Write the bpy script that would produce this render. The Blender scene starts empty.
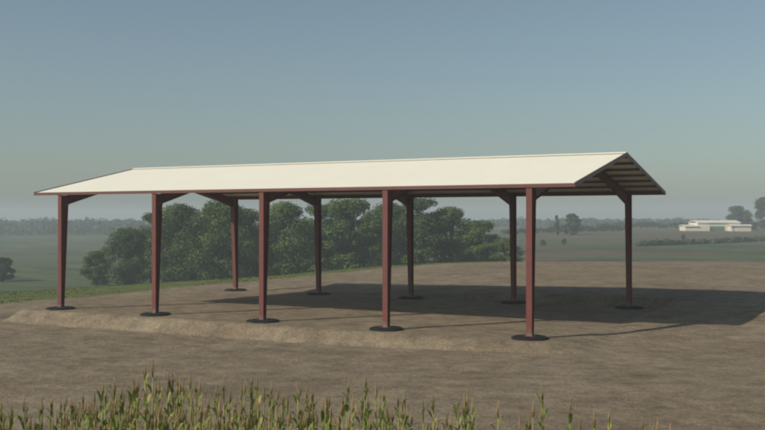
import bpy, bmesh, math, random
from mathutils import Vector, Matrix, noise

random.seed(7)
sc = bpy.context.scene
C = sc.collection
R = math.radians

# ---------------------------------------------------------------- helpers
def tag(o, label=None, cat=None, group=None, kind=None):
    if label: o['label'] = label
    if cat: o['category'] = cat
    if group: o['group'] = group
    if kind: o['kind'] = kind
    return o

def empty(name, loc, rz=0):
    o = bpy.data.objects.new(name, None)
    o.location = loc
    o.rotation_euler = (0, 0, rz)
    o.empty_display_size = 0.3
    C.objects.link(o)
    return o

def obj_from(name, me, parent=None):
    o = bpy.data.objects.new(name, me)
    C.objects.link(o)
    if parent: o.parent = parent
    return o

class MB:
    """collects verts and faces, links them as one mesh object"""
    def __init__(s): s.v, s.f, s.mi = [], [], []
    def add(s, vs, fs, m=0):
        b = len(s.v)
        s.v += [tuple(x) for x in vs]
        s.f += [tuple(b + i for i in f) for f in fs]
        s.mi += [m] * len(fs)
    def box(s, x0, x1, y0, y1, z0, z1, m=0):
        vs = [(x0,y0,z0),(x1,y0,z0),(x1,y1,z0),(x0,y1,z0),(x0,y0,z1),(x1,y0,z1),(x1,y1,z1),(x0,y1,z1)]
        s.add(vs, [(0,3,2,1),(4,5,6,7),(0,1,5,4),(1,2,6,5),(2,3,7,6),(3,0,4,7)], m)
    def prism(s, prof, a, b, m=0):
        """prof: closed list of points (3-tuples, CCW seen from b side); extruded from offset a to offset b (vectors)"""
        n = len(prof)
        a, b = Vector(a), Vector(b)
        vs = [Vector(p) + a for p in prof] + [Vector(p) + b for p in prof]
        fs = [tuple(range(n))[::-1], tuple(range(n, 2*n))]
        fs += [(i, (i+1) % n, n + (i+1) % n, n + i) for i in range(n)]
        s.add(vs, fs, m)
    def tube(s, pts, rads, n=6, m=0, cap=True):
        pts = [Vector(p) for p in pts]
        b = len(s.v)
        for i, p in enumerate(pts):
            d = (pts[min(i+1, len(pts)-1)] - pts[max(i-1, 0)]).normalized()
            u = d.orthogonal().normalized() if abs(d.z) < .95 else Vector((1,0,0)).cross(d).normalized()
            w = d.cross(u).normalized()
            for k in range(n):
                a = 2*math.pi*k/n
                s.v.append(tuple(p + (u*math.cos(a) + w*math.sin(a))*rads[i]))
        for i in range(len(pts)-1):
            for k in range(n):
                k2 = (k+1) % n
                s.f.append((b+i*n+k, b+i*n+k2, b+(i+1)*n+k2, b+(i+1)*n+k)); s.mi.append(m)
        if cap:
            s.f.append(tuple(b+(len(pts)-1)*n+k for k in range(n))); s.mi.append(m)
            s.f.append(tuple(b+k for k in reversed(range(n)))); s.mi.append(m)
    def mesh(s, name, mats, smooth=False):
        me = bpy.data.meshes.new(name)
        me.from_pydata(s.v, [], s.f)
        for m in (mats if isinstance(mats, (list, tuple)) else [mats]): me.materials.append(m)
        if any(s.mi): me.polygons.foreach_set('material_index', s.mi)
        if smooth: me.polygons.foreach_set('use_smooth', [True]*len(me.polygons))
        me.update()
        return me
    def build(s, name, mats, parent=None, smooth=False):
        return obj_from(name, s.mesh(name, mats, smooth), parent)

def bevel(o, w, seg=2):
    m = o.modifiers.new('bevel', 'BEVEL'); m.width = w; m.segments = seg; m.limit_method = 'ANGLE'
    return o

# ---------------------------------------------------------------- materials
def mat(name):
    m = bpy.data.materials.new(name); m.use_nodes = True
    nt = m.node_tree
    return m, nt, nt.nodes['Principled BSDF']

def N(nt, t, **kw):
    n = nt.nodes.new(t)
    for k, v in kw.items():
        if k in n.inputs.keys() if isinstance(k, str) else False: n.inputs[k].default_value = v
        else: setattr(n, k, v)
    return n

def noise_n(nt, scale, detail=4, rough=.55, vec=None, stretch=None):
    n = nt.nodes.new('ShaderNodeTexNoise')
    n.inputs['Scale'].default_value = scale; n.inputs['Detail'].default_value = detail; n.inputs['Roughness'].default_value = rough
    if vec is not None:
        if stretch:
            mp = nt.nodes.new('ShaderNodeMapping'); mp.inputs['Scale'].default_value = stretch[:3]
            if len(stretch) > 3: mp.inputs['Rotation'].default_value = (0, 0, stretch[3])
            nt.links.new(vec, mp.inputs['Vector']); vec = mp.outputs['Vector']
        nt.links.new(vec, n.inputs['Vector'])
    return n

def ramp(nt, src, stops):
    r = nt.nodes.new('ShaderNodeValToRGB')
    e = r.color_ramp.elements
    e[0].position, e[0].color = stops[0][0], (*stops[0][1], 1)
    e[1].position, e[1].color = stops[-1][0], (*stops[-1][1], 1)
    for p, c in stops[1:-1]:
        x = e.new(p); x.color = (*c, 1)
    nt.links.new(src, r.inputs['Fac'])
    return r

def mix(nt, a, b, fac, mode='MIX'):
    m = nt.nodes.new('ShaderNodeMix'); m.data_type = 'RGBA'; m.blend_type = mode
    for s, i in ((fac, 0), (a, 6), (b, 7)):
        if hasattr(s, 'links') or isinstance(s, bpy.types.NodeSocket): nt.links.new(s, m.inputs[i])
        else: m.inputs[i].default_value = s if i == 0 else (*s, 1)
    return m.outputs[2]

def bump(nt, bsdf, h, strength, dist, prev=None):
    b = nt.nodes.new('ShaderNodeBump'); b.inputs['Strength'].default_value = strength; b.inputs['Distance'].default_value = dist
    nt.links.new(h, b.inputs['Height'])
    if prev is not None: nt.links.new(prev, b.inputs['Normal'])
    nt.links.new(b.outputs['Normal'], bsdf.inputs['Normal'])
    return b.outputs['Normal']

def painted(name, c1, c2, scale=3, rough=.5, dirt=None):
    m, nt, b = mat(name)
    tc = nt.nodes.new('ShaderNodeTexCoord').outputs['Object']
    n = noise_n(nt, scale, 6, .6, tc)
    col = ramp(nt, n.outputs['Fac'], [(.3, c1), (.7, c2)]).outputs['Color']
    if dirt:
        n2 = noise_n(nt, scale*.35, 5, .7, tc, (1, 1, .25))
        f = ramp(nt, n2.outputs['Fac'], [(.5, (0,0,0)), (.75, (1,1,1))]).outputs['Color']
        col = mix(nt, col, dirt, f)
    nt.links.new(col, b.inputs['Base Color'])
    b.inputs['Roughness'].default_value = rough
    if rough > .8: b.inputs['Specular IOR Level'].default_value = .1
    n3 = noise_n(nt, 40, 3, .5, tc)
    bump(nt, b, n3.outputs['Fac'], .15, .01)
    return m

M = {}
M['red'] = painted('red_oxide_steel', (.11, .022, .016), (.15, .031, .022), 2.5, .6, (.085, .034, .025))
M['red_dark'] = painted('red_oxide_steel_dull', (.10, .030, .024), (.14, .040, .032), 2.5, .6)
M['trim'] = painted('brown_trim_steel', (.095, .032, .022), (.13, .042, .03), 2, .5)
M['gable'] = painted('dark_gable_flashing', (.11, .042, .032), (.14, .052, .04), 2, .5)
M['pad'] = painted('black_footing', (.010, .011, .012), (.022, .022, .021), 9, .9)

_m = M['red']; _nt = _m.node_tree; _b = _nt.nodes['Principled BSDF']
_col = _b.inputs['Base Color'].links[0].from_socket
_pos = _nt.nodes.new('ShaderNodeTexCoord').outputs['Object']
_sx = _nt.nodes.new('ShaderNodeSeparateXYZ'); _nt.links.new(_pos, _sx.inputs[0])
_nz = noise_n(_nt, 5, 6, .7, _pos)
_a = _nt.nodes.new('ShaderNodeMath'); _a.operation = 'MULTIPLY_ADD'; _a.inputs[1].default_value = -1.1; _nt.links.new(_sx.outputs['Z'], _a.inputs[0]); _nt.links.new(_nz.outputs['Fac'], _a.inputs[2])
_f = ramp(_nt, _a.outputs[0], [(.18, (0,0,0)), (.38, (.8,.8,.8))]).outputs['Color']
_nt.links.new(mix(_nt, _col, (.17,.13,.095), _f), _b.inputs['Base Color'])

def roof_mat(name, c1, c2, dirt):
    m, nt, b = mat(name)
    tc = nt.nodes.new('ShaderNodeTexCoord').outputs['Object']
    n = noise_n(nt, .8, 5, .6, tc, (.6, .25, 1))
    col = ramp(nt, n.outputs['Fac'], [(.3, c1), (.7, c2)]).outputs['Color']
    n2 = noise_n(nt, 2.2, 5, .65, tc, (2.2, .12, 1))
    f = ramp(nt, n2.outputs['Fac'], [(.48, (0,0,0)), (.8, (.5,.5,.5))]).outputs['Color']
    col = mix(nt, col, dirt, f)
    nt.links.new(col, b.inputs['Base Color'])
    b.inputs['Roughness'].default_value = .55
    return m
M['roof'] = roof_mat('cream_sheet_metal', (.84, .80, .655), (.87, .83, .69), (.80, .745, .60))

# ---------------------------------------------------------------- camera (solved from the photograph)
CX, CY, CZ = 34.169, -31.564, 4.126
YAW = -0.5067
FW = Vector((math.sin(YAW), math.cos(YAW), 0)); RT = Vector((math.cos(YAW), -math.sin(YAW), 0))
def dl(d, l):                      # depth and sideways distance from where the photographer stands
    p = Vector((CX, CY, 0)) + FW*d + RT*l
    return p.x, p.y

def lerp_tab(t, x):
    if x <= t[0][0]: return t[0][1]
    for (a, va), (b, vb) in zip(t, t[1:]):
        if x <= b:
            k = (x-a)/(b-a); k = k*k*(3-2*k) if False else k
            return va + (vb-va)*k
    return t[-1][1]
def sstep(a, b, x):
    t = max(0., min(1., (x-a)/(b-a))); return t*t*(3-2*t)

# building size
S, W, OE, OS, ZE, ZR = 5.603, 12.808, 1.60, 0.114, 5.30, 6.69
L = 4*S

# ---------------------------------------------------------------- terrain
LEFT  = [(0,0),(6,-.4),(45,-4.2),(95,-6.2),(190,-6.6),(340,-5.9),(520,-4.6),(680,-3.4),(1500,-.8)]
RIGHT = [(0,0),(8,-.45),(40,-2.6),(110,-3.1),(190,-2.0),(270,-.55),(330,-.1),(400,-.4),(520,-1.7),(680,-2.0),(1500,0)]
CREST = [(-.55,57),(-.39,60),(-.12,68),(0,76),(.12,80),(.39,80),(.6,80)]
def crest_d(t): return lerp_tab(CREST, t)

def sheet_h(x, y):
    dx, dy = x-CX, y-CY
    d = dx*FW.x + dy*FW.y; l = dx*RT.x + dy*RT.y
    # the sloping field
    nat = max(-.75, min(.55, -.42 + .024*x + .024*y))
    fr = lerp_tab([(-20, -.25), (-6, -.38), (0, -.43), (12, -.40), (18, -.33), (24, -.14), (30, 0)], x)
    fr += (-.4-fr)*sstep(-8, -18, y)
    nat = fr + (nat-fr)*sstep(-1, 12, y)
    # levelled pad: cut into the slope behind, filled in front
    ox = max(-1.5 - x, x - (L+1.5), 0); oy = max(-.92 - y, y - (W+.75), 0)
    e = math.hypot(ox, oy)
    e += (.04*noise.noise(Vector((x*.5, y*.5, 3))) + .0*noise.noise(Vector((x*1.7, y*1.7, 3))))*min(1, e*2)
    if y > W: e *= 1.7
    k = max(0, min(1, e/.62)); k = k*.8 + sstep(0, 1, k)*.2
    h = nat*k
    # shallow trough at the foot of the filled side
    if y < 3:
        q_ = e - .62
        if q_ > 0: h -= .13*max(0, 1-q_/.85)*sstep(-.02, .12, q_)*sstep(-.02, -.2, nat)
    r = math.hypot(dx, dy)
    t = l/max(d, 1) if d > 1 else (9 if l > 0 else -9)
    cd = crest_d(max(-.6, min(.6, t))) if d > 1 else 70
    q = (d if abs(t) < .6 else r*.86) - cd
    if d < 1: q = r*.86 - cd
    far = 0
    if q > 0:
        a = sstep(-.25, .25, t)
        far = lerp_tab(LEFT, q)*(1-a) + lerp_tab(RIGHT, q)*a
        nat0 = h*max(0, 1-q/60)
        h = nat0 + far + sstep(20, 200, q)*(1.1*noise.noise(Vector((x*.006, y*.006, 0))) + .5*noise.noise(Vector((x*.02, y*.02, 5))))
    return h, q, t, d, l

def clods(x, y):
    v = Vector((x, y, 0))
    return .035*noise.noise(v*.9) + .022*noise.noise(v*2.7) + .03*noise.noise(Vector((x*.16, y*.16, 9)))

def axis(lo, hi, fine_lo, fine_hi, step):
    a = []; v = fine_lo
    while v < fine_hi: a.append(v); v += step
    a.append(fine_hi)
    s = step; v = fine_hi
    while v < hi: s = min(s*1.12, 26); v += s; a.append(min(v, hi))
    s = step; v = fine_lo; b = []
    while v > lo: s = min(s*1.12, 26); v -= s; b.append(max(v, lo))
    return sorted(set(b)) + a

XS = axis(-1400, 1400, -26, 52, .33); YS = [y_ for y_ in axis(-500, 1450, -26, 44, .33) if not -3.2 < y_ < .2 and not 13 < y_ < 15.5]
YS = sorted(YS + [-3.2 + .11*k_ for k_ in range(32)] + [13 + .16*k_ for k_ in range(16)])
vs = []; zone = []
for y in YS:
    for x in XS:
        h, q, t, d, l = sheet_h(x, y)
        near = max(0, 1 - max(0, q)/20)
        onpad = 1 if (-1.3 < x < L+1.5 and -.9 < y < W+.75) else 0
        bank = 1 - .8*math.exp(-((y+1.3)/.9)**2)
        h += clods(x, y)*near*(.35 if onpad else bank)
        vs.append((x, y, h)); zone.append((q, t, d))
nx = len(XS)
fs = [(j*nx+i, j*nx+i+1, (j+1)*nx+i+1, (j+1)*nx+i) for j in range(len(YS)-1) for i in range(nx-1)]
gm = bpy.data.meshes.new('ground'); gm.from_pydata(vs, [], fs)
# what grows or lies where: R = soil, G = mown grass, B = kind of far field
ca = gm.color_attributes.new('cover', 'FLOAT_COLOR', 'POINT')
buf = []
def grass_edge(t):                 # how far before the crest the soil ends
    return lerp_tab([(-.5, 10), (-.39, 8.5), (-.26, 5.5), (-.12, 3.2), (0, 2.2), (.12, 1.0), (.2, -4), (.6, -6)], t)
for (x, y, z), (q, t, d) in zip(vs, zone):
    tt = max(-.6, min(.6, t))
    n1 = noise.noise(Vector((x*.12, y*.12, 2)))*1.2
    soil = 1 - sstep(-.5, .5, q + grass_edge(tt) + n1)
    farm = max(0, min(1, (q-12)/25))
    plough = sstep(.04, .18, tt)*sstep(75, 125, q)*sstep(-.35, .05, noise.noise(Vector((x*.004+y*.012, y*.02, 7))))
    buf += [soil, farm, plough, 1]
ca.data.foreach_set('color', buf)
gm.polygons.foreach_set('use_smooth', [True]*len(gm.polygons))

m, nt, b = mat('field_ground')
pos = nt.nodes.new('ShaderNodeTexCoord').outputs['Object']
att = nt.nodes.new('ShaderNodeVertexColor'); att.layer_name = 'cover'
sep = nt.nodes.new('ShaderNodeSeparateColor'); nt.links.new(att.outputs['Color'], sep.inputs['Color'])
# soil
nA = noise_n(nt, .22, 6, .6, pos)
nB = noise_n(nt, 1.7, 8, .68, pos, (.8, 1, 1, -.5))
nC = noise_n(nt, 9, 6, .7, pos)
soil = ramp(nt, nA.outputs['Fac'], [(.3, (.188,.147,.099)), (.5, (.220,.175,.119)), (.7, (.248,.202,.141))]).outputs['Color']
soil = mix(nt, soil, ramp(nt, nB.outputs['Fac'], [(.32, (.62,.60,.57)), (.5, (.97,.96,.96)), (.68, (1.25,1.25,1.24))]).outputs['Color'], .8, 'MULTIPLY')
soil = mix(nt, soil, ramp(nt, nC.outputs['Fac'], [(.34, (.66,.64,.61)), (.5, (1,1,1)), (.66, (1.25,1.24,1.2))]).outputs['Color'], .75, 'MULTIPLY')
nD = noise_n(nt, .85, 5, .62, pos, (.9, 1, 1, .3))
soil = mix(nt, soil, ramp(nt, nD.outputs['Fac'], [(.34, (.82,.81,.79)), (.5, (1,1,1)), (.64, (1.12,1.11,1.1))]).outputs['Color'], .9, 'MULTIPLY')
# chips of straw and weeds
vo = nt.nodes.new('ShaderNodeTexVoronoi'); vo.inputs['Scale'].default_value = 3.1; nt.links.new(pos, vo.inputs['Vector'])
f = ramp(nt, vo.outputs['Distance'], [(.05, (1,1,1)), (.13, (0,0,0))]).outputs['Color']
soil = mix(nt, soil, (.27,.22,.15), f)
# near grass
nG = noise_n(nt, .8, 6, .7, pos)
grass = ramp(nt, nG.outputs['Fac'], [(.3, (.085,.108,.032)), (.7, (.135,.155,.052))]).outputs['Color']
col = mix(nt, grass, soil, sep.outputs['Red'])
# far fields: long strips of pasture, stubble and ploughland
wv = noise_n(nt, .014, 3, .5, pos, (.5, 2.2, 1, -.5))
farc = ramp(nt, wv.outputs['Fac'], [(.34, (.044,.066,.033)), (.41, (.070,.096,.044)), (.47, (.095,.115,.055)), (.5, (.048,.070,.034)), (.55, (.11,.09,.06)), (.6, (.05,.066,.03)), (.68, (.085,.08,.046))])
farc.color_ramp.interpolation = 'EASE'
nF = noise_n(nt, .12, 6, .7, pos)
farcol = mix(nt, farc.outputs['Color'], ramp(nt, nF.outputs['Fac'], [(.3, (.6,.62,.6)), (.7, (1.3,1.3,1.25))]).outputs['Color'], .8, 'MULTIPLY')
stub = mix(nt, (.125,.098,.070), farcol, .25)
farcol = mix(nt, farcol, stub, sep.outputs['Blue'])
col = mix(nt, col, farcol, sep.outputs['Green'])
nt.links.new(col, b.inputs['Base Color'])
b.inputs['Roughness'].default_value = .95; b.inputs['Specular IOR Level'].default_value = .15
n1 = bump(nt, b, nB.outputs['Fac'], .9, .12)
bump(nt, b, nC.outputs['Fac'], .8, .05, n1)
gm.materials.append(m)
g = obj_from('ground', gm); tag(g, kind='structure')

def hz(x, y): return sheet_h(x, y)[0]

# ---------------------------------------------------------------- the open shed
shed = empty('open_shed', (0, 0, 0))
tag(shed, 'long open-sided steel shed with red-brown posts and cream pitched roof on bare soil', 'shed')

SL = (ZR-ZE)/(W/2+OS)                  # roof slope
def ztop(y): return ZE + SL*((y+OS) if y <= W/2 else (W+OS-y))
HB, TF, TW = .105, .018, .014   # half width, half depth, flange and web thickness
ROOF_T = .05; PUR = .085
def zraf(y): return ztop(y) - ROOF_T - PUR - .02
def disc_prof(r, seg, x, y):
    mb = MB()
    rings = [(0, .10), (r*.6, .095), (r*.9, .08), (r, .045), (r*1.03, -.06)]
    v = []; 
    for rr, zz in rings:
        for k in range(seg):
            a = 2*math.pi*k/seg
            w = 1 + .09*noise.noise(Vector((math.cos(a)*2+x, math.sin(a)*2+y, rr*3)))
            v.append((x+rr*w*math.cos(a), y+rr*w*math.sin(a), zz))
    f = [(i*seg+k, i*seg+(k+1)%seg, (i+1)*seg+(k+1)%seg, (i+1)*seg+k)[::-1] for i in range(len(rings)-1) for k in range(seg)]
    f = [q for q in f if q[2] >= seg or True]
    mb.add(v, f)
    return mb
for i in range(5):
    x = i*S
    for side, y in ((0, 0.), (1, W)):
        mb = MB()
        sg = 1 if side == 0 else -1
        zt = zraf(y)-.012
        yo = y - sg*.10                                   # upright outer flange; inner flange flares out toward the roof
        D0, D1 = .17, .42
        def slab(xa, xb, ya0, yb0, ya1, yb1, z0, z1):
            if sg < 0: ya0, yb0, ya1, yb1 = yb0, ya0, yb1, ya1
            mb.add([(xa,ya0,z0),(xb,ya0,z0),(xb,yb0,z0),(xa,yb0,z0),(xa,ya1,z1),(xb,ya1,z1),(xb,yb1,z1),(xa,yb1,z1)],
                   [(0,3,2,1),(4,5,6,7),(0,1,5,4),(1,2,6,5),(2,3,7,6),(3,0,4,7)])
        slab(x-HB, x+HB, yo, yo+sg*TF, yo, yo+sg*TF, -.3, zt+.10)
        slab(x-HB, x+HB, yo+sg*(D0-TF), yo+sg*D0, yo+sg*(D1-TF), yo+sg*D1, -.3, zt-.46)
        slab(x-TW/2, x+TW/2, yo+sg*TF, yo+sg*(D0-TF), yo+sg*TF, yo+sg*(D1-TF), -.3, zt-.46)
        slab(x-TW/2, x+TW/2, yo+sg*TF, yo+sg*(D1-TF), yo+sg*TF, yo+sg*(D1-TF), zt-.458, zt)
        slab(x-HB, x+HB, yo+sg*(D1-.001), yo+sg*(D1+.012), yo+sg*(D1-.001), yo+sg*(D1+.012), zt-.50, zt)
        post = mb.build('post', M['red'] , shed)
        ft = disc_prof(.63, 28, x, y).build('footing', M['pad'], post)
        bp = MB(); bp.box(x-.2, x+.2, y-.22, y+.22, .06, .10)
        for sx in (-1, 1):
            for sy in (-1, 1):
                bp.tube([(x+sx*.16, y+sy*.185, .09), (x+sx*.16, y+sy*.185, .14)], [.016, .016], 6)
        bp.build('base_plate', M['red_dark'], post)
    # rafters: welded I sections, deep at the post, parallel to the roof
    for side in (0, 1):
        mb = MB()
        ys = [.335, 2.6, W/2 - .004]
        dep = [.50, .36, .30]
        if side: ys = [W-q for q in ys]
        top = [zraf(q) for q in ys]; bot = [a-d for a, d in zip(top, dep)]
        for (y0, y1, t0, t1, b0, b1) in zip(ys, ys[1:], top, top[1:], bot, bot[1:]):
            for (za0, za1, th) in ((t0, t1, -TF), (b0, b1, TF)):
                lo0, lo1 = min(za0, za0+th), min(za1, za1+th)
                hi0, hi1 = max(za0, za0+th), max(za1, za1+th)
                v = [(x-.09,y0,lo0),(x+.09,y0,lo0),(x+.09,y1,lo1),(x-.09,y1,lo1),(x-.09,y0,hi0),(x+.09,y0,hi0),(x+.09,y1,hi1),(x-.09,y1,hi1)]
                mb.add(v, [(0,3,2,1),(4,5,6,7),(0,1,5,4),(1,2,6,5),(2,3,7,6),(3,0,4,7)])
            v = [(x-.006,y0,b0+TF),(x+.006,y0,b0+TF),(x+.006,y1,b1+TF),(x-.006,y1,b1+TF),(x-.006,y0,t0-TF),(x+.006,y0,t0-TF),(x+.006,y1,t1-TF),(x-.006,y1,t1-TF)]
            mb.add(v, [(0,3,2,1),(4,5,6,7),(0,1,5,4),(1,2,6,5),(2,3,7,6),(3,0,4,7)])
        mb.build('rafter', M['red_dark'], shed)
# purlins along the whole length
X0, X1 = -OE, L+OE
for side in (0, 1):
    for k in range(7):
        y = .35 + k*(W/2-.65)/6
        yy = y if side == 0 else W-y
        zt = ztop(yy) - ROOF_T - .006
        s = 1 if side == 0 else -1
        mb = MB()
        mb.box(X0+.05, X1-.05, yy-.004, yy+.004, zt-PUR, zt-.008)
        mb.box(X0+.05, X1-.05, min(yy, yy+s*.06), max(yy, yy+s*.06), zt-.006, zt-.002)
        mb.box(X0+.05, X1-.05, min(yy, yy-s*.06), max(yy, yy-s*.06), zt-PUR-.006, zt-PUR-.001)
        mb.build('purlin', M['red_dark'], shed)
# corrugated roof sheets
def roof_sheet(side):
    mb = MB()
    prof = []
    x = X0
    while x < X1 - .001:
        for dx, dz in ((0, 0), (.30, 0), (.308, .0025), (.325, .0025), (.333, 0)):
            if x+dx <= X1: prof.append((x+dx, dz))
        x += 1/3
    prof.append((X1, 0))
    ys = [-OS, W/2-.01] if side == 0 else [W+OS, W/2+.01]
    nseg = 5
    rows = [ys[0] + (ys[1]-ys[0])*j/nseg for j in range(nseg+1)]
    up = []; dn = []
    v = []
    for y in rows:
        for (px, dz) in prof: v.append((px, y, ztop(y)-.028+dz))
    n = len(prof); off = len(v)
    for y in rows:
        for (px, dz) in prof: v.append((px, y, ztop(y)-.034+dz-.004))
    f = []
    for j in range(nseg):
        for i in range(n-1):
            a = (j*n+i, j*n+i+1, (j+1)*n+i+1, (j+1)*n+i)
            f.append(a if side == 0 else a[::-1])
            f.append(tuple(off+q for q in (a[::-1] if side == 0 else a)))
    mb.add(v, f)
    return mb.build('roof_sheet', M['roof'], shed)
roof_sheet(0); roof_sheet(1)
# ridge cap
mb = MB()
for s in (-1, 1):
    y0, y1 = W/2, W/2 + s*.22
    z0, z1 = ZR+.024, ztop(y1)+.012
    v = [(X0-.01,y0,z0),(X1+.01,y0,z0),(X1+.01,y1,z1),(X0-.01,y1,z1),(X0-.01,y0,z0-.006),(X1+.01,y0,z0-.006),(X1+.01,y1,z1-.006),(X0-.01,y1,z1-.006)]
    mb.add(v, [(0,1,2,3),(4,7,6,5),(0,4,5,1),(1,5,6,2),(2,6,7,3),(3,7,4,0)])
mb.build('ridge_cap', M['roof'], shed)
# eaves fascias
for side in (0, 1):
    y = -OS-.022 if side == 0 else W+OS+.002
    mb = MB(); mb.box(X0, X1, y, y+.02, ZE-.135, ZE-.012)
    yy0, yy1 = (y+.022, y+.075) if side == 0 else (y-.055, y-.002)
    mb.box(X0+.002, X1-.002, yy0, yy1, ZE-.135, ZE-.125)
    mb.build('eaves_fascia', M['trim'], shed)
# gable flashings
for x0, x1 in ((X1+.003, X1+.025), (X0-.025, X0-.003)):
    for side in (0, 1):
        ya, yb = (-OS-.022, W/2-.001) if side == 0 else (W+OS+.022, W/2+.001)
        za, zb = ztop(max(-OS, min(W+OS, ya)))+.008, ZR+.008
        D = .155
        mb = MB()
        v = [(x0,ya,za-D),(x1,ya,za-D),(x1,yb,zb-D),(x0,yb,zb-D),(x0,ya,za),(x1,ya,za),(x1,yb,zb),(x0,yb,zb)]
        mb.add(v, [(0,3,2,1),(4,5,6,7),(0,1,5,4),(1,2,6,5),(2,3,7,6),(3,0,4,7)])
        mb.build('gable_flashing', M['gable'], shed)

# ---------------------------------------------------------------- foliage
def leaf_mat(name, dark, light, trans=.25):
    m, nt, b = mat(name)
    geo = nt.nodes.new('ShaderNodeTexCoord').outputs['Object']
    oi = nt.nodes.new('ShaderNodeObjectInfo')
    n = noise_n(nt, .55, 3, .6, geo)
    n2 = noise_n(nt, 5, 2, .6, geo)
    ad = nt.nodes.new('ShaderNodeMath'); ad.operation = 'ADD'
    nt.links.new(n.outputs['Fac'], ad.inputs[0]); nt.links.new(n2.outputs['Fac'], ad.inputs[1])
    hv = nt.nodes.new('ShaderNodeMath'); hv.operation = 'MULTIPLY'; hv.inputs[1].default_value = .5; nt.links.new(ad.outputs[0], hv.inputs[0])
    col = ramp(nt, hv.outputs[0], [(.38, dark), (.60, light)]).outputs['Color']
    hs = nt.nodes.new('ShaderNodeHueSaturation')
    mr = nt.nodes.new('ShaderNodeMapRange'); mr.inputs[3].default_value = .8; mr.inputs[4].default_value = 1.2
    nt.links.new(oi.outputs['Random'], mr.inputs[0]); nt.links.new(mr.outputs[0], hs.inputs['Value']); nt.links.new(col, hs.inputs['Color'])
    nt.links.new(hs.outputs['Color'], b.inputs['Base Color'])
    b.inputs['Roughness'].default_value = .7; b.inputs['Specular IOR Level'].default_value = .25
    tr = nt.nodes.new('ShaderNodeBsdfTranslucent'); nt.links.new(hs.outputs['Color'], tr.inputs['Color'])
    mx = nt.nodes.new('ShaderNodeMixShader'); mx.inputs[0].default_value = trans
    out = nt.nodes['Material Output']
    nt.links.new(b.outputs[0], mx.inputs[1]); nt.links.new(tr.outputs[0], mx.inputs[2]); nt.links.new(mx.outputs[0], out.inputs['Surface'])
    return m
M['leaf'] = leaf_mat('broad_leaves', (.030, .060, .016), (.14, .20, .055))
M['leaf2'] = leaf_mat('dusty_leaves', (.034, .050, .022), (.085, .115, .048))
M['bark'] = painted('bark', (.06, .045, .033), (.11, .085, .062), 6, .9)

def leaf_quad(mb, c, nrm, s, rnd):
    u = nrm.orthogonal().normalized(); w = nrm.cross(u)
    a = rnd.uniform(0, 6.28); uu = u*math.cos(a)+w*math.sin(a); ww = nrm.cross(uu)
    k = s*rnd.uniform(.7, 1.3)
    mb.add([c-uu*k, c-ww*k*.55+nrm*k*.15, c+uu*k, c+ww*k*.55+nrm*k*.15], [(0,1,2,3)])

def tree_meshes(seed, H, R_, low=.12, leafs=5200, size=.18, clumps=46, shape=1.0):
    rnd = random.Random(seed)
    tk = MB(); cr = MB()
    # trunk, limbs
    lean = Vector((rnd.uniform(-.06,.06), rnd.uniform(-.06,.06), 0))
    tp = [Vector((0,0,-.4)) , Vector((0,0,0))]
    for k in range(1, 7):
        z = H*.72*k/6
        tp.append(lean*z + Vector((rnd.uniform(-.1,.1)*k*.3, rnd.uniform(-.1,.1)*k*.3, z)))
    tk.tube(tp, [H*.034, H*.03] + [H*.026*(1-k/7.5) for k in range(1, 7)], 8)
    cl = []
    for i in range(clumps):
        h = low + (1-low)*(rnd.random()**.85)
        z = H*h
        env = math.sin(math.pi*min(1, max(.02, (h-low*.5)/(1.04-low*.5)))**(.75*shape))**.62
        a = rnd.uniform(0, 6.283); r = R_*env*math.sqrt(rnd.uniform(.12, 1))*.82
        c = Vector((r*math.cos(a), r*math.sin(a), z)) + lean*z
        cs = R_*rnd.uniform(.20, .36)
        c.z = min(c.z, H - cs*.7)
        cl.append((c, cs))
        if i % 2 == 0:
            zb = min(max(H*.12, z*rnd.uniform(.45, .7)), H*.66)
            base = lean*zb + Vector((0,0,zb))
            mid = base.lerp(c, .55) + Vector((rnd.uniform(-.2,.2), rnd.uniform(-.2,.2), rnd.uniform(0,.3)))
            tk.tube([base, mid, c], [H*.011, H*.007, H*.003], 5, cap=False)
    per = leafs//clumps
    for c, cs in cl:
        for _ in range(int(per*(cs/(R_*.28))**1.6)):
            v = Vector((rnd.gauss(0,1), rnd.gauss(0,1), rnd.gauss(0,1)));
            v.normalize()
            rr = cs*(rnd.random()**.4)*(1+.25*noise.noise(v*2.2+c))
            p = c + Vector((v.x*rr, v.y*rr, v.z*rr*.78))
            if p.z < H*low*.45: continue
            nrm = (v + Vector((rnd.gauss(0,.55), rnd.gauss(0,.55), rnd.gauss(0,.55)+.35))).normalized()
            leaf_quad(cr, p, nrm, size, rnd)
    return tk, cr

def make_tree_protos(specs, leafmat):
    out = []
    for s in specs:
        tk, cr = tree_meshes(**s)
        out.append((tk.mesh('trunk', M['bark'], True), cr.mesh('crown', leafmat)))
    return out
P1 = make_tree_protos([dict(seed=11, H=12, R_=5.0, low=.05, leafs=17000, clumps=70),
                       dict(seed=12, H=12, R_=4.4, low=.06, leafs=15000, clumps=62, shape=1.1),
                       dict(seed=13, H=12, R_=5.4, low=.04, leafs=18000, clumps=74, shape=.9),
                       dict(seed=14, H=12, R_=4.0, low=.08, leafs=13500, clumps=52)], M['leaf'])
P2 = make_tree_protos([dict(seed=21, H=12, R_=6.0, low=.12, leafs=9000, clumps=55, size=.36),
                       dict(seed=22, H=12, R_=3.6, low=.06, leafs=8000, clumps=44, size=.34)], M['leaf2'])
def place_tree(name, protos, k, x, y, h, rad, label, cat='tree', group=None, sink=.15):
    t = empty(name, (x, y, hz(x, y) - sink), random.uniform(0, 6.28))
    tag(t, label, cat, group)
    tk, cr = protos[k]
    s = h/12
    for nm, me in (('trunk', tk), ('crown', cr)):
        o = obj_from(nm, me, t); o.scale = (s*rad, s*rad, s)
    return t
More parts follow.
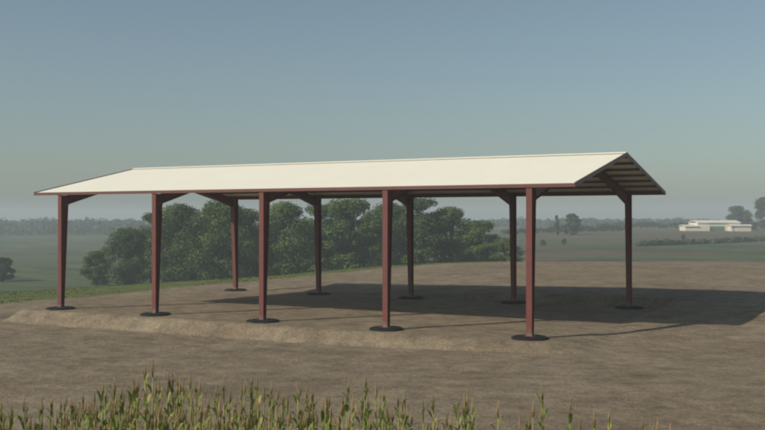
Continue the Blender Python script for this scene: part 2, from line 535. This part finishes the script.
def zpix(y765, d): return CZ + (218 - y765)/974.9*d
def lat(x765, d): return (x765-382.5)/974.9*d

# big trees in the hollow behind the shed: (px, top y, depth, k, width factor, label)
GT = 'broadleaf trees in the hollow behind the shed'
TR = [(97, 250, 139, 1, .9,  'lowest leftmost bushy tree of the belt, beside the misty meadow'),
      (128, 227, 137, 0, .72, 'mid height rounded tree left of the second near post'),
      (150, 212, 148, 3, .8,  'dark tree seen behind the second near shed post'),
      (182, 203, 136, 2, .80, 'tall dense green tree just right of the second near post'),
      (221, 199, 134, 0, .85, 'tall tree behind the leftmost far shed post'),
      (247, 208, 146, 1, .8,  'dark tree between the leftmost far post and the third near post'),
      (287, 201, 136, 2, .74, 'rounded tree right behind the third near post'),
      (318, 204, 148, 3, .9,  'tree seen behind the second far post of the shed'),
      (349, 198, 137, 1, 1.0, 'tall tree midway between second far post and fourth near post'),
      (388, 202, 147, 0, .78, 'tree behind the fourth near shed post'),
      (425, 197, 137, 3, 1.0, 'tall narrow tree right beside the third far post'),
      (452, 206, 140, 2, .74, 'sloping topped dense tree on the right half of the belt'),
      (481, 220, 138, 1, .95, 'shorter tree left of the fourth far shed post'),
      (505, 237, 136, 0, .9,  'lowest rightmost tree of the belt, behind the fourth far post')]
TR += [(168, 226, 158, 2, .8, 'lower tree filling the gap between the second near post and the rounded left tree'),
       (203, 222, 160, 1, .8, 'lower tree deep in the belt, between second near post and leftmost far post'),
       (266, 222, 158, 0, .8, 'lower tree deep in the belt, directly behind the third near post'),
       (335, 218, 160, 1, .9, 'lower tree deep in the belt, right of the second far post'),
       (368, 222, 157, 2, .8, 'lower tree deep in the belt, left of the fourth near post'),
       (405, 220, 159, 0, .8, 'lower tree deep in the belt, directly behind the third far post'),
       (466, 232, 156, 3, 1.0, 'lower tree deep in the belt, showing past its sloping right half')]
for px, ty, d, k, wf, lab in TR:
    l = lat(px, d); x, y = dl(d, l)
    h = zpix(ty, d) - hz(x, y)
    place_tree('broadleaf_tree', P1, k, x, y, h, 1.36*wf*min(1.15, max(.85, 11/h)), lab, group=GT)

# scattered far trees
def far_tree(name, px, ty, d, k, wf, lab, cat='tree', group=None):
    l = lat(px, d); x, y = dl(d, l)
    h = max(1.5, zpix(ty, d) - hz(x, y))
    return place_tree(name, P2, k, x, y, h, wf, lab, cat, group, .1)
far_tree('broadleaf_tree', 571, 213.5, 300, 1, 1.5, 'round crowned lone tree standing right of the corner post')
far_tree('broadleaf_tree', 557, 215, 305, 1, .5, 'slim dark tree left of the round lone tree')
far_tree('broadleaf_tree', 739, 206, 395, 0, 1.15, 'rounded tree rising behind the cream farm building')
far_tree('broadleaf_tree', 769, 197, 380, 0, 1.05, 'largest tree at the right edge beyond the farm building')
far_tree('bush', 683, 237, 258, 1, 1.4, 'small dark bush below the left end of the farm building', 'bush')
far_tree('bush', 543, 241, 235, 0, 1.1, 'low dark bush in the field below the slim tree', 'bush')
far_tree('bush', 564, 242, 240, 0, 1.0, 'low dark bush in the field below the round lone tree', 'bush')
far_tree('bush', 4, 257, 158, 0, 1.0, 'misty dark bush at the left edge of the meadow', 'bush')
far_tree('bush', 753, 222, 372, 0, 1.6, 'dark shrub against the right end of the farm building', 'bush')

# hedges (each one hedge)
def hedge(px0, d0, px1, d1, h, w, lab, seed):
    rnd = random.Random(seed)
    a = Vector((*dl(d0, lat(px0, d0)), 0)); b_ = Vector((*dl(d1, lat(px1, d1)), 0))
    n = (b_-a); Ln = n.length; n.normalize(); s = Vector((-n.y, n.x, 0))
    c0 = (a+b_)/2; t = empty('hedge', (c0.x, c0.y, hz(c0.x, c0.y)))
    tag(t, lab, 'hedge')
    mb = MB(); tk = MB()
    org = Vector((c0.x, c0.y, hz(c0.x, c0.y)))
    k = 0
    while k < Ln:
        p = a + n*k; z0 = hz(p.x, p.y)
        hh = h*(.65 + .55*abs(noise.noise(Vector((k*.07, seed, 0))))*2 * .6 + rnd.uniform(-.1,.15))
        for _ in range(34):
            q = p + n*rnd.uniform(-1.2, 1.2) + s*rnd.gauss(0, w*.4) + Vector((0, 0, z0 + hh*math.sqrt(rnd.random())*rnd.uniform(.75, 1.05)))
            nr = Vector((rnd.gauss(0,1), rnd.gauss(0,1), rnd.gauss(0,1)+.6)).normalized()
            leaf_quad(mb, q-org, nr, .55, rnd)
        k += 1.1
    mb.build('foliage', M['leaf2'], t)
hedge(505, 330, 628, 345, 2.6, 2.0, 'long dark hedge crossing the fields behind the corner post', 3)
hedge(600, 392, 690, 400, 2.6, 2.2, 'far hedge running toward the left end of the farm building', 4)
hedge(640, 225, 800, 262, 1.1, 1.4, 'low pale hedge crossing the field in front of the farm building', 5)

# the far wood along the skyline: one mass nobody could count
def wood(name, label, spec, seed, hgt, leafs=34, size=1.25):
    rnd = random.Random(seed)
    mb = MB()
    for (px0, px1, d0, d1, n) in spec:
        for i in range(n):
            px = px0 + (px1-px0)*(i+rnd.random())/n; d = rnd.uniform(d0, d1)
            x, y = dl(d, lat(px, d)); z = hz(x, y)
            H = hgt*rnd.uniform(.65, 1.05)*(1+.25*noise.noise(Vector((px*.03, seed, 0)))); r = H*rnd.uniform(.3, .5)
            mb.tube([(x, y, z-.5), (x, y, z+H*.6)], [.3, .15], 4, cap=False)
            for _ in range(leafs):
                v = Vector((rnd.gauss(0,1), rnd.gauss(0,1), rnd.gauss(0,1))).normalized()*(rnd.random()**.35)
                p = Vector((x+v.x*r, y+v.y*r, z+H*.55+v.z*H*.45))
                leaf_quad(mb, p, (v+Vector((0,0,.4))).normalized(), size, rnd)
    o = mb.build(name, M['leaf2']); tag(o, label, 'wood', kind='stuff')
wood('wood', 'far wood along the skyline left of the shed', [(-160, 260, 560, 640, 420), (-160, 240, 500, 560, 170)], 31, 8.6)
wood('wood', 'far wood along the skyline behind the trees and right of the shed', [(260, 800, 640, 760, 420), (460, 700, 560, 640, 90)], 32, 5.8)

# ---------------------------------------------------------------- far farm building
M['cream_wall'] = painted('cream_render', (.62, .56, .43), (.72, .66, .52), .5, .8)
M['pale_roof'] = painted('pale_sheet_roof', (.68, .64, .54), (.78, .74, .64), .4, .6)
M['green_door'] = painted('green_door', (.07, .13, .06), (.10, .17, .08), .6, .6)
M['wood_pole'] = painted('weathered_pole', (.10, .08, .06), (.14, .11, .085), 3, .9)
bd = 350
bx, by = dl(bd, lat(717, bd))
bz = hz(bx, by)
bl = empty('farm_building', (bx, by, bz), YAW*-1 if False else -YAW)
# local x to the right as seen from the field, y away
tag(bl, 'long low cream farm building with a raised pale roof and green door in far haze', 'building')
u = bd/974.9
def gab(mb, x0, x1, y0, y1, ze, zr):
    ym = (y0+y1)/2
    for s_ in (0, 1):
        ya = y0-.4 if s_ == 0 else y1+.4
        v = [(x0-.3,ya,ze-.05),(x1+.3,ya,ze-.05),(x1+.3,ym,zr),(x0-.3,ym,zr),(x0-.3,ya,ze+.15),(x1+.3,ya,ze+.15),(x1+.3,ym,zr+.2),(x0-.3,ym,zr+.2)]
        mb.add(v, [(0,3,2,1),(4,5,6,7),(0,1,5,4),(1,2,6,5),(2,3,7,6),(3,0,4,7)])
zb = -1.2
w = MB()
w.box(-11.2, -2.4, .5, 1.9, zb, 1.7)
w.box(-11.2, -6.45, 1.95, 7.5, zb, 1.7)          # low wing
w.box(-6.4, 9.0, 2, 12, zb, 3.0)
w.box(4.6, 11.8, -1.2, 1.95, zb, 1.9)
w.build('wall', M['cream_wall'], bl)
r_ = MB(); gab(r_, -11.2, -6.6, .5, 7.5, 1.7, 2.1); r_.build('roof', M['pale_roof'], bl)
r_ = MB(); gab(r_, -6.2, 9.0, 2, 12, 3.0, 3.7); r_.build('roof', M['pale_roof'], bl)
r_ = MB(); gab(r_, 4.6, 11.8, -1.2, 1.5, 1.9, 2.2); r_.build('roof', M['pale_roof'], bl)
dmb = MB(); dmb.box(-2.0, 3.4, 1.9, 1.97, 0, 1.7); dmb.build('door', M['green_door'], bl)
# utility pole in the field below it
ux, uy = dl(262, lat(733.6, 262))
up = empty('utility_pole', (ux, uy, hz(ux, uy)), -YAW); tag(up, 'small dark wooden pole in the field below the farm building', 'pole')
q = MB(); q.tube([(0,0,-.3), (0,0,3.4)], [.13, .09], 8); q.build('pole', M['wood_pole'], up)
q = MB(); q.box(-.7, .7, -.2, -.11, 2.9, 3.05); q.build('crossarm', M['wood_pole'], up)

# ---------------------------------------------------------------- grass along the edge of the soil
gmt, nt, b = mat('grass_blades')
pos = nt.nodes.new('ShaderNodeTexCoord').outputs['Object']
n = noise_n(nt, .5, 4, .6, pos)
c = ramp(nt, n.outputs['Fac'], [(.3, (.10,.125,.034)), (.55, (.135,.155,.05)), (.75, (.18,.17,.07))]).outputs['Color']
nt.links.new(c, b.inputs['Base Color']); b.inputs['Roughness'].default_value = .8; b.inputs['Specular IOR Level'].default_value = .2
rnd = random.Random(5)
mb = MB()
for i in range(15000):
    t = rnd.uniform(-.5, .2)
    cd = crest_d(t); e = grass_edge(t)
    q = rnd.uniform(-e-.4, 6)
    d = cd+q; x, y = dl(d, t*d)
    n1 = noise.noise(Vector((x*.12, y*.12, 2)))*1.2
    if q + e + n1 < rnd.uniform(-.9, .2): continue
    z = hz(x, y)
    a = rnd.uniform(0, 6.28); h = rnd.uniform(.03, .07); wd = rnd.uniform(.03, .07)
    u_ = Vector((math.cos(a), math.sin(a), 0))
    p = Vector((x, y, z-.02)); tip = p + Vector((rnd.uniform(-.08,.08), rnd.uniform(-.08,.08), h))
    mb.add([p-u_*wd, p+u_*wd, tip+u_*.01, tip-u_*.01], [(0,1,2,3)])
tag(mb.build('grass', gmt), 'short green grass at the edge of the bare soil', 'grass', kind='stuff')

# soil clods on the near field (countless)
rnd = random.Random(8)
mb = MB()
for i in range(4500):
    d = 9 + 34*rnd.random()**.8; t = rnd.uniform(-.44, .44); x, y = dl(d, t*d)
    if -1 < x < L+1 and -.3 < y < W+.5 and rnd.random() < .7: continue
    z = hz(x, y) + clods(x, y)
    s = rnd.uniform(.008, .020)*(1+ (rnd.random()**8)*1.0)
    v = []
    for dx, dy, dz in ((1,0,0),(0,1,0),(-1,0,0),(0,-1,0),(0,0,.8),(0,0,-.8)):
        k = s*rnd.uniform(.7, 1.3); v.append((x+dx*k, y+dy*k, z+dz*k+s*.2))
    mb.add(v, [(0,1,4),(1,2,4),(2,3,4),(3,0,4),(1,0,5),(2,1,5),(3,2,5),(0,3,5)])
mc = painted('dry_clods', (.18,.14,.10), (.25,.20,.14), 3, .95)
tag(mb.build('soil_clods', mc), 'dry crumbs of soil scattered over the tilled field', 'soil', kind='stuff')

# ---------------------------------------------------------------- corn
def simple_leafmat(name, stops, trans=.3, sc_=3):
    m, nt, b = mat(name)
    tc = nt.nodes.new('ShaderNodeTexCoord').outputs['Object']
    oi = nt.nodes.new('ShaderNodeObjectInfo')
    n = noise_n(nt, sc_, 4, .6, tc)
    ad = nt.nodes.new('ShaderNodeMath'); ad.operation = 'MULTIPLY_ADD'; ad.inputs[1].default_value = .45
    nt.links.new(oi.outputs['Random'], ad.inputs[0]); 
    sb = nt.nodes.new('ShaderNodeMath'); sb.operation = 'MULTIPLY_ADD'; sb.inputs[1].default_value = 1.0; sb.inputs[2].default_value = -.22
    nt.links.new(n.outputs['Fac'], sb.inputs[0]); nt.links.new(sb.outputs[0], ad.inputs[2])
    col = ramp(nt, ad.outputs[0], stops).outputs['Color']
    nt.links.new(col, b.inputs['Base Color']); b.inputs['Roughness'].default_value = .6; b.inputs['Specular IOR Level'].default_value = .3
    tr = nt.nodes.new('ShaderNodeBsdfTranslucent'); nt.links.new(col, tr.inputs['Color'])
    mx = nt.nodes.new('ShaderNodeMixShader'); mx.inputs[0].default_value = trans
    nt.links.new(b.outputs[0], mx.inputs[1]); nt.links.new(tr.outputs[0], mx.inputs[2]); nt.links.new(mx.outputs[0], nt.nodes['Material Output'].inputs['Surface'])
    return m
M['corn_leaf'] = simple_leafmat('corn_leaves', [(.3, (.15,.19,.035)), (.5, (.24,.30,.06)), (.72, (.38,.34,.10))])
M['corn_stalk'] = simple_leafmat('corn_stalks', [(.3, (.20,.24,.06)), (.7, (.32,.31,.11))], .1)
M['tassel'] = simple_leafmat('corn_tassels', [(.3, (.25,.21,.08)), (.7, (.42,.29,.14))], .25)

def corn_meshes(seed):
    rnd = random.Random(seed)
    H = 2.1
    st, lf, ta = MB(), MB(), MB()
    bend = Vector((rnd.uniform(-.05,.05), rnd.uniform(-.05,.05), 0))
    def P(z): return bend*(z/H)**2 + Vector((0,0,z))
    st.tube([P(-.15+.15*0), P(.5), P(1.1), P(1.7), P(H)], [.014,.014,.013,.011,.006], 6)
    a0 = rnd.uniform(0, 6.28)
    for k in range(15):
        z = .3 + k*.122; a = a0 + k*math.pi + rnd.uniform(-.5,.5)
        dr = Vector((math.cos(a), math.sin(a), 0)); sd = Vector((-dr.y, dr.x, 0))
        hi = max(0, (k-8)/6)
        Ln = rnd.uniform(.38, .52)*(1 - .42*hi); up = rnd.uniform(.7, 1.0) + .35*hi
        nseg = 6; v = []; dp = rnd.uniform(.85, 1.05)*(1-.35*hi)
        for j in range(nseg+1):
            s = j/nseg
            p = P(z) + dr*Ln*(s*(.66-.30*hi)) + Vector((0,0, Ln*(up*s - dp*s*s)))
            wd = .026*math.sin(math.pi*min(1, .12+s*.88))**.7*(1-.25*s) if s < 1 else .002
            tw = sd*wd + Vector((0,0, .3*wd*math.sin(s*7+k)))
            v += [p-tw, p+Vector((0,0,-wd*.35)), p+tw]
        f = []
        for j in range(nseg):
            for q in (0, 1): f.append((j*3+q, j*3+q+1, (j+1)*3+q+1, (j+1)*3+q))
        lf.add(v, f)
    # tassel: a slim upright spike with a few close branches
    top = P(H-.02)
    ta.tube([top, top+Vector((0,0,.12)), top+bend*.6+Vector((0,0,.24))], [.005,.009,.003], 5)
    for k in range(4):
        a = rnd.uniform(0, 6.28); z = rnd.uniform(0, .06); sp = rnd.uniform(.012, .036)
        d = Vector((math.cos(a), math.sin(a), 0))
        b0 = top + Vector((0,0,z))
        ta.tube([b0, b0+d*sp*.7+Vector((0,0,.06)), b0+d*sp+Vector((0,0,rnd.uniform(.09,.15)))], [.003,.006,.002], 4)
    return st.mesh('stalk', M['corn_stalk'], True), lf.mesh('leaves', M['corn_leaf'], True), ta.mesh('tassel', M['tassel'], True)
CORN = [corn_meshes(s) for s in range(60, 66)]
rnd = random.Random(91)
# field edge: depth at which the last row stands, by sideways slope
EDGE = [(-.46, 12.1), (-.36, 12.5), (-.29, 13.3), (-.16, 13.0), (-.05, 12.8), (.08, 12.6), (.2, 12.1), (.3, 11.2), (.42, 10.3)]
cand = []
row = 0
for j in range(0, 12):
    tl = -.6
    l = -7.2
    while l < 5.2:
        dd = 14.0 - j*.40
        d = dd + rnd.gauss(0, .06); ll = l + rnd.gauss(0, .035)
        l += rnd.uniform(.09, .14)
        t = ll/d
        if d > lerp_tab(EDGE, t) + rnd.gauss(0, .12): continue
        dens = lerp_tab([(-.5, 1), (-.1, .9), (.03, .62), (.12, .42), (.25, .25), (.42, .12)], t)
        if rnd.random() > dens: continue
        cand.append((d, ll, t))
vis = [c for c in cand if abs(c[2]) < .405]
vis.sort(key=lambda c: -c[0])
vis_set = vis[:300]
rest = [c for c in cand if c not in vis_set]
GC = 'corn plants at the edge of the foreground field'
def hgt(d, ll, t):
    e = 1.0 + .10*noise.noise(Vector((ll*.9, d*.9, 0))) + rnd.gauss(0, .04)
    return e * lerp_tab([(-.46, .97), (-.36, .96), (-.25, 1.03), (.0, 1.0), (.2, .97), (.4, .95)], t)
for d, ll, t in vis_set:
    x, y = dl(d, ll)
    e = empty('corn_plant', (x, y, hz(x, y)), rnd.uniform(0, 6.28))
    tag(e, 'tasselled green corn plant standing at the edge of the foreground field', 'corn plant', GC)
    s = hgt(d, ll, t)
    for nm, me in zip(('stalk', 'leaves', 'tassel'), rnd.choice(CORN)):
        o = obj_from(nm, me, e); o.scale = (1, 1, s)
        o.rotation_euler = (0, 0, 0)
# nearer rows and the sides, below the picture's edge
mb = MB()
for j in range(0, 4):
    l = -6
    while l < 5:
        rest.append((9.1 - j*.6, l, l/9)); l += rnd.uniform(.2, .3)
for d, ll, t in rest:
    x, y = dl(d, ll); z = hz(x, y); s = hgt(d, ll, t); a = rnd.uniform(0, 6.28)
    mt = Matrix.Translation((x, y, z)) @ Matrix.Rotation(a, 4, 'Z') @ Matrix.Diagonal((1, 1, s, 1))
    for mi, me in enumerate(rnd.choice(CORN)):
        mb.add([mt @ v.co for v in me.vertices], [tuple(p.vertices) for p in me.polygons], mi)
print('CORN', len(vis), len(vis_set), len(rest))
tag(mb.build('corn', [M['corn_stalk'], M['corn_leaf'], M['tassel']], smooth=True), 'dense green corn of the nearest rows along the lower edge', 'corn', kind='stuff')

# ---------------------------------------------------------------- air
m = bpy.data.materials.new('haze'); m.use_nodes = True
nt = m.node_tree; nt.nodes.remove(nt.nodes['Principled BSDF'])
pv = nt.nodes.new('ShaderNodeVolumePrincipled')
pv.inputs['Color'].default_value = (.74, .83, .88, 1)
pv.inputs['Density'].default_value = .0010
pv.inputs['Anisotropy'].default_value = 0
nt.links.new(pv.outputs[0], nt.nodes['Material Output'].inputs['Volume'])
mb = MB(); mb.box(-1420, 1420, -520, 1470, -12, 20)
hzb = mb.build('haze', m); tag(hzb, kind='stuff', label='pale even haze filling the valley air', cat='haze')

# ---------------------------------------------------------------- light
EL, AZ = 34., 35.                       # sun height; direction the light travels, from +Y towards +X
sd = Vector((math.sin(R(AZ))*math.cos(R(EL)), math.cos(R(AZ))*math.cos(R(EL)), -math.sin(R(EL))))
sl = bpy.data.lights.new('sun', 'SUN'); sl.energy = 4.0; sl.angle = R(.6); sl.color = (1, .93, .82)
so = bpy.data.objects.new('sun', sl); C.objects.link(so)
so.rotation_euler = sd.to_track_quat('-Z', 'Y').to_euler(); so.location = (0, -30, 40)
w = bpy.data.worlds.new('World'); sc.world = w; w.use_nodes = True
nt = w.node_tree; bg = nt.nodes['Background']
sky = nt.nodes.new('ShaderNodeTexSky'); sky.sky_type = 'NISHITA'; sky.sun_disc = False
sky.sun_elevation = R(EL); sky.sun_rotation = R(AZ+180); sky.altitude = 0
sky.air_density = 1.0; sky.dust_density = 1.4; sky.ozone_density = .6
hs = nt.nodes.new('ShaderNodeHueSaturation'); hs.inputs['Saturation'].default_value = .8; nt.links.new(sky.outputs[0], hs.inputs['Color'])
tint = mix(nt, hs.outputs['Color'], (.865, .97, .965), 1.0, 'MULTIPLY'); nt.links.new(tint, bg.inputs['Color']); bg.inputs['Strength'].default_value = .083

cd_ = bpy.data.cameras.new('camera'); cam = bpy.data.objects.new('camera', cd_); C.objects.link(cam)
cd_.sensor_width = 36; cd_.lens = 974.9/765*36; cd_.clip_end = 5000; cd_.clip_start = .1
cam.location = (CX, CY, CZ)
cam.rotation_euler = (math.pi/2 + .003, 0, -YAW)
sc.camera = cam
sc.view_settings.view_transform = 'Standard'; sc.view_settings.look = 'None'; sc.view_settings.gamma = 1
sc.view_settings.use_curve_mapping = False; sc.view_settings.exposure = 0
sc.render.engine = 'CYCLES'
sc.cycles.use_denoising = True
sc.cycles.filter_width = 2.2
sc.cycles.volume_bounces = 1
sc.cycles.max_bounces = 6
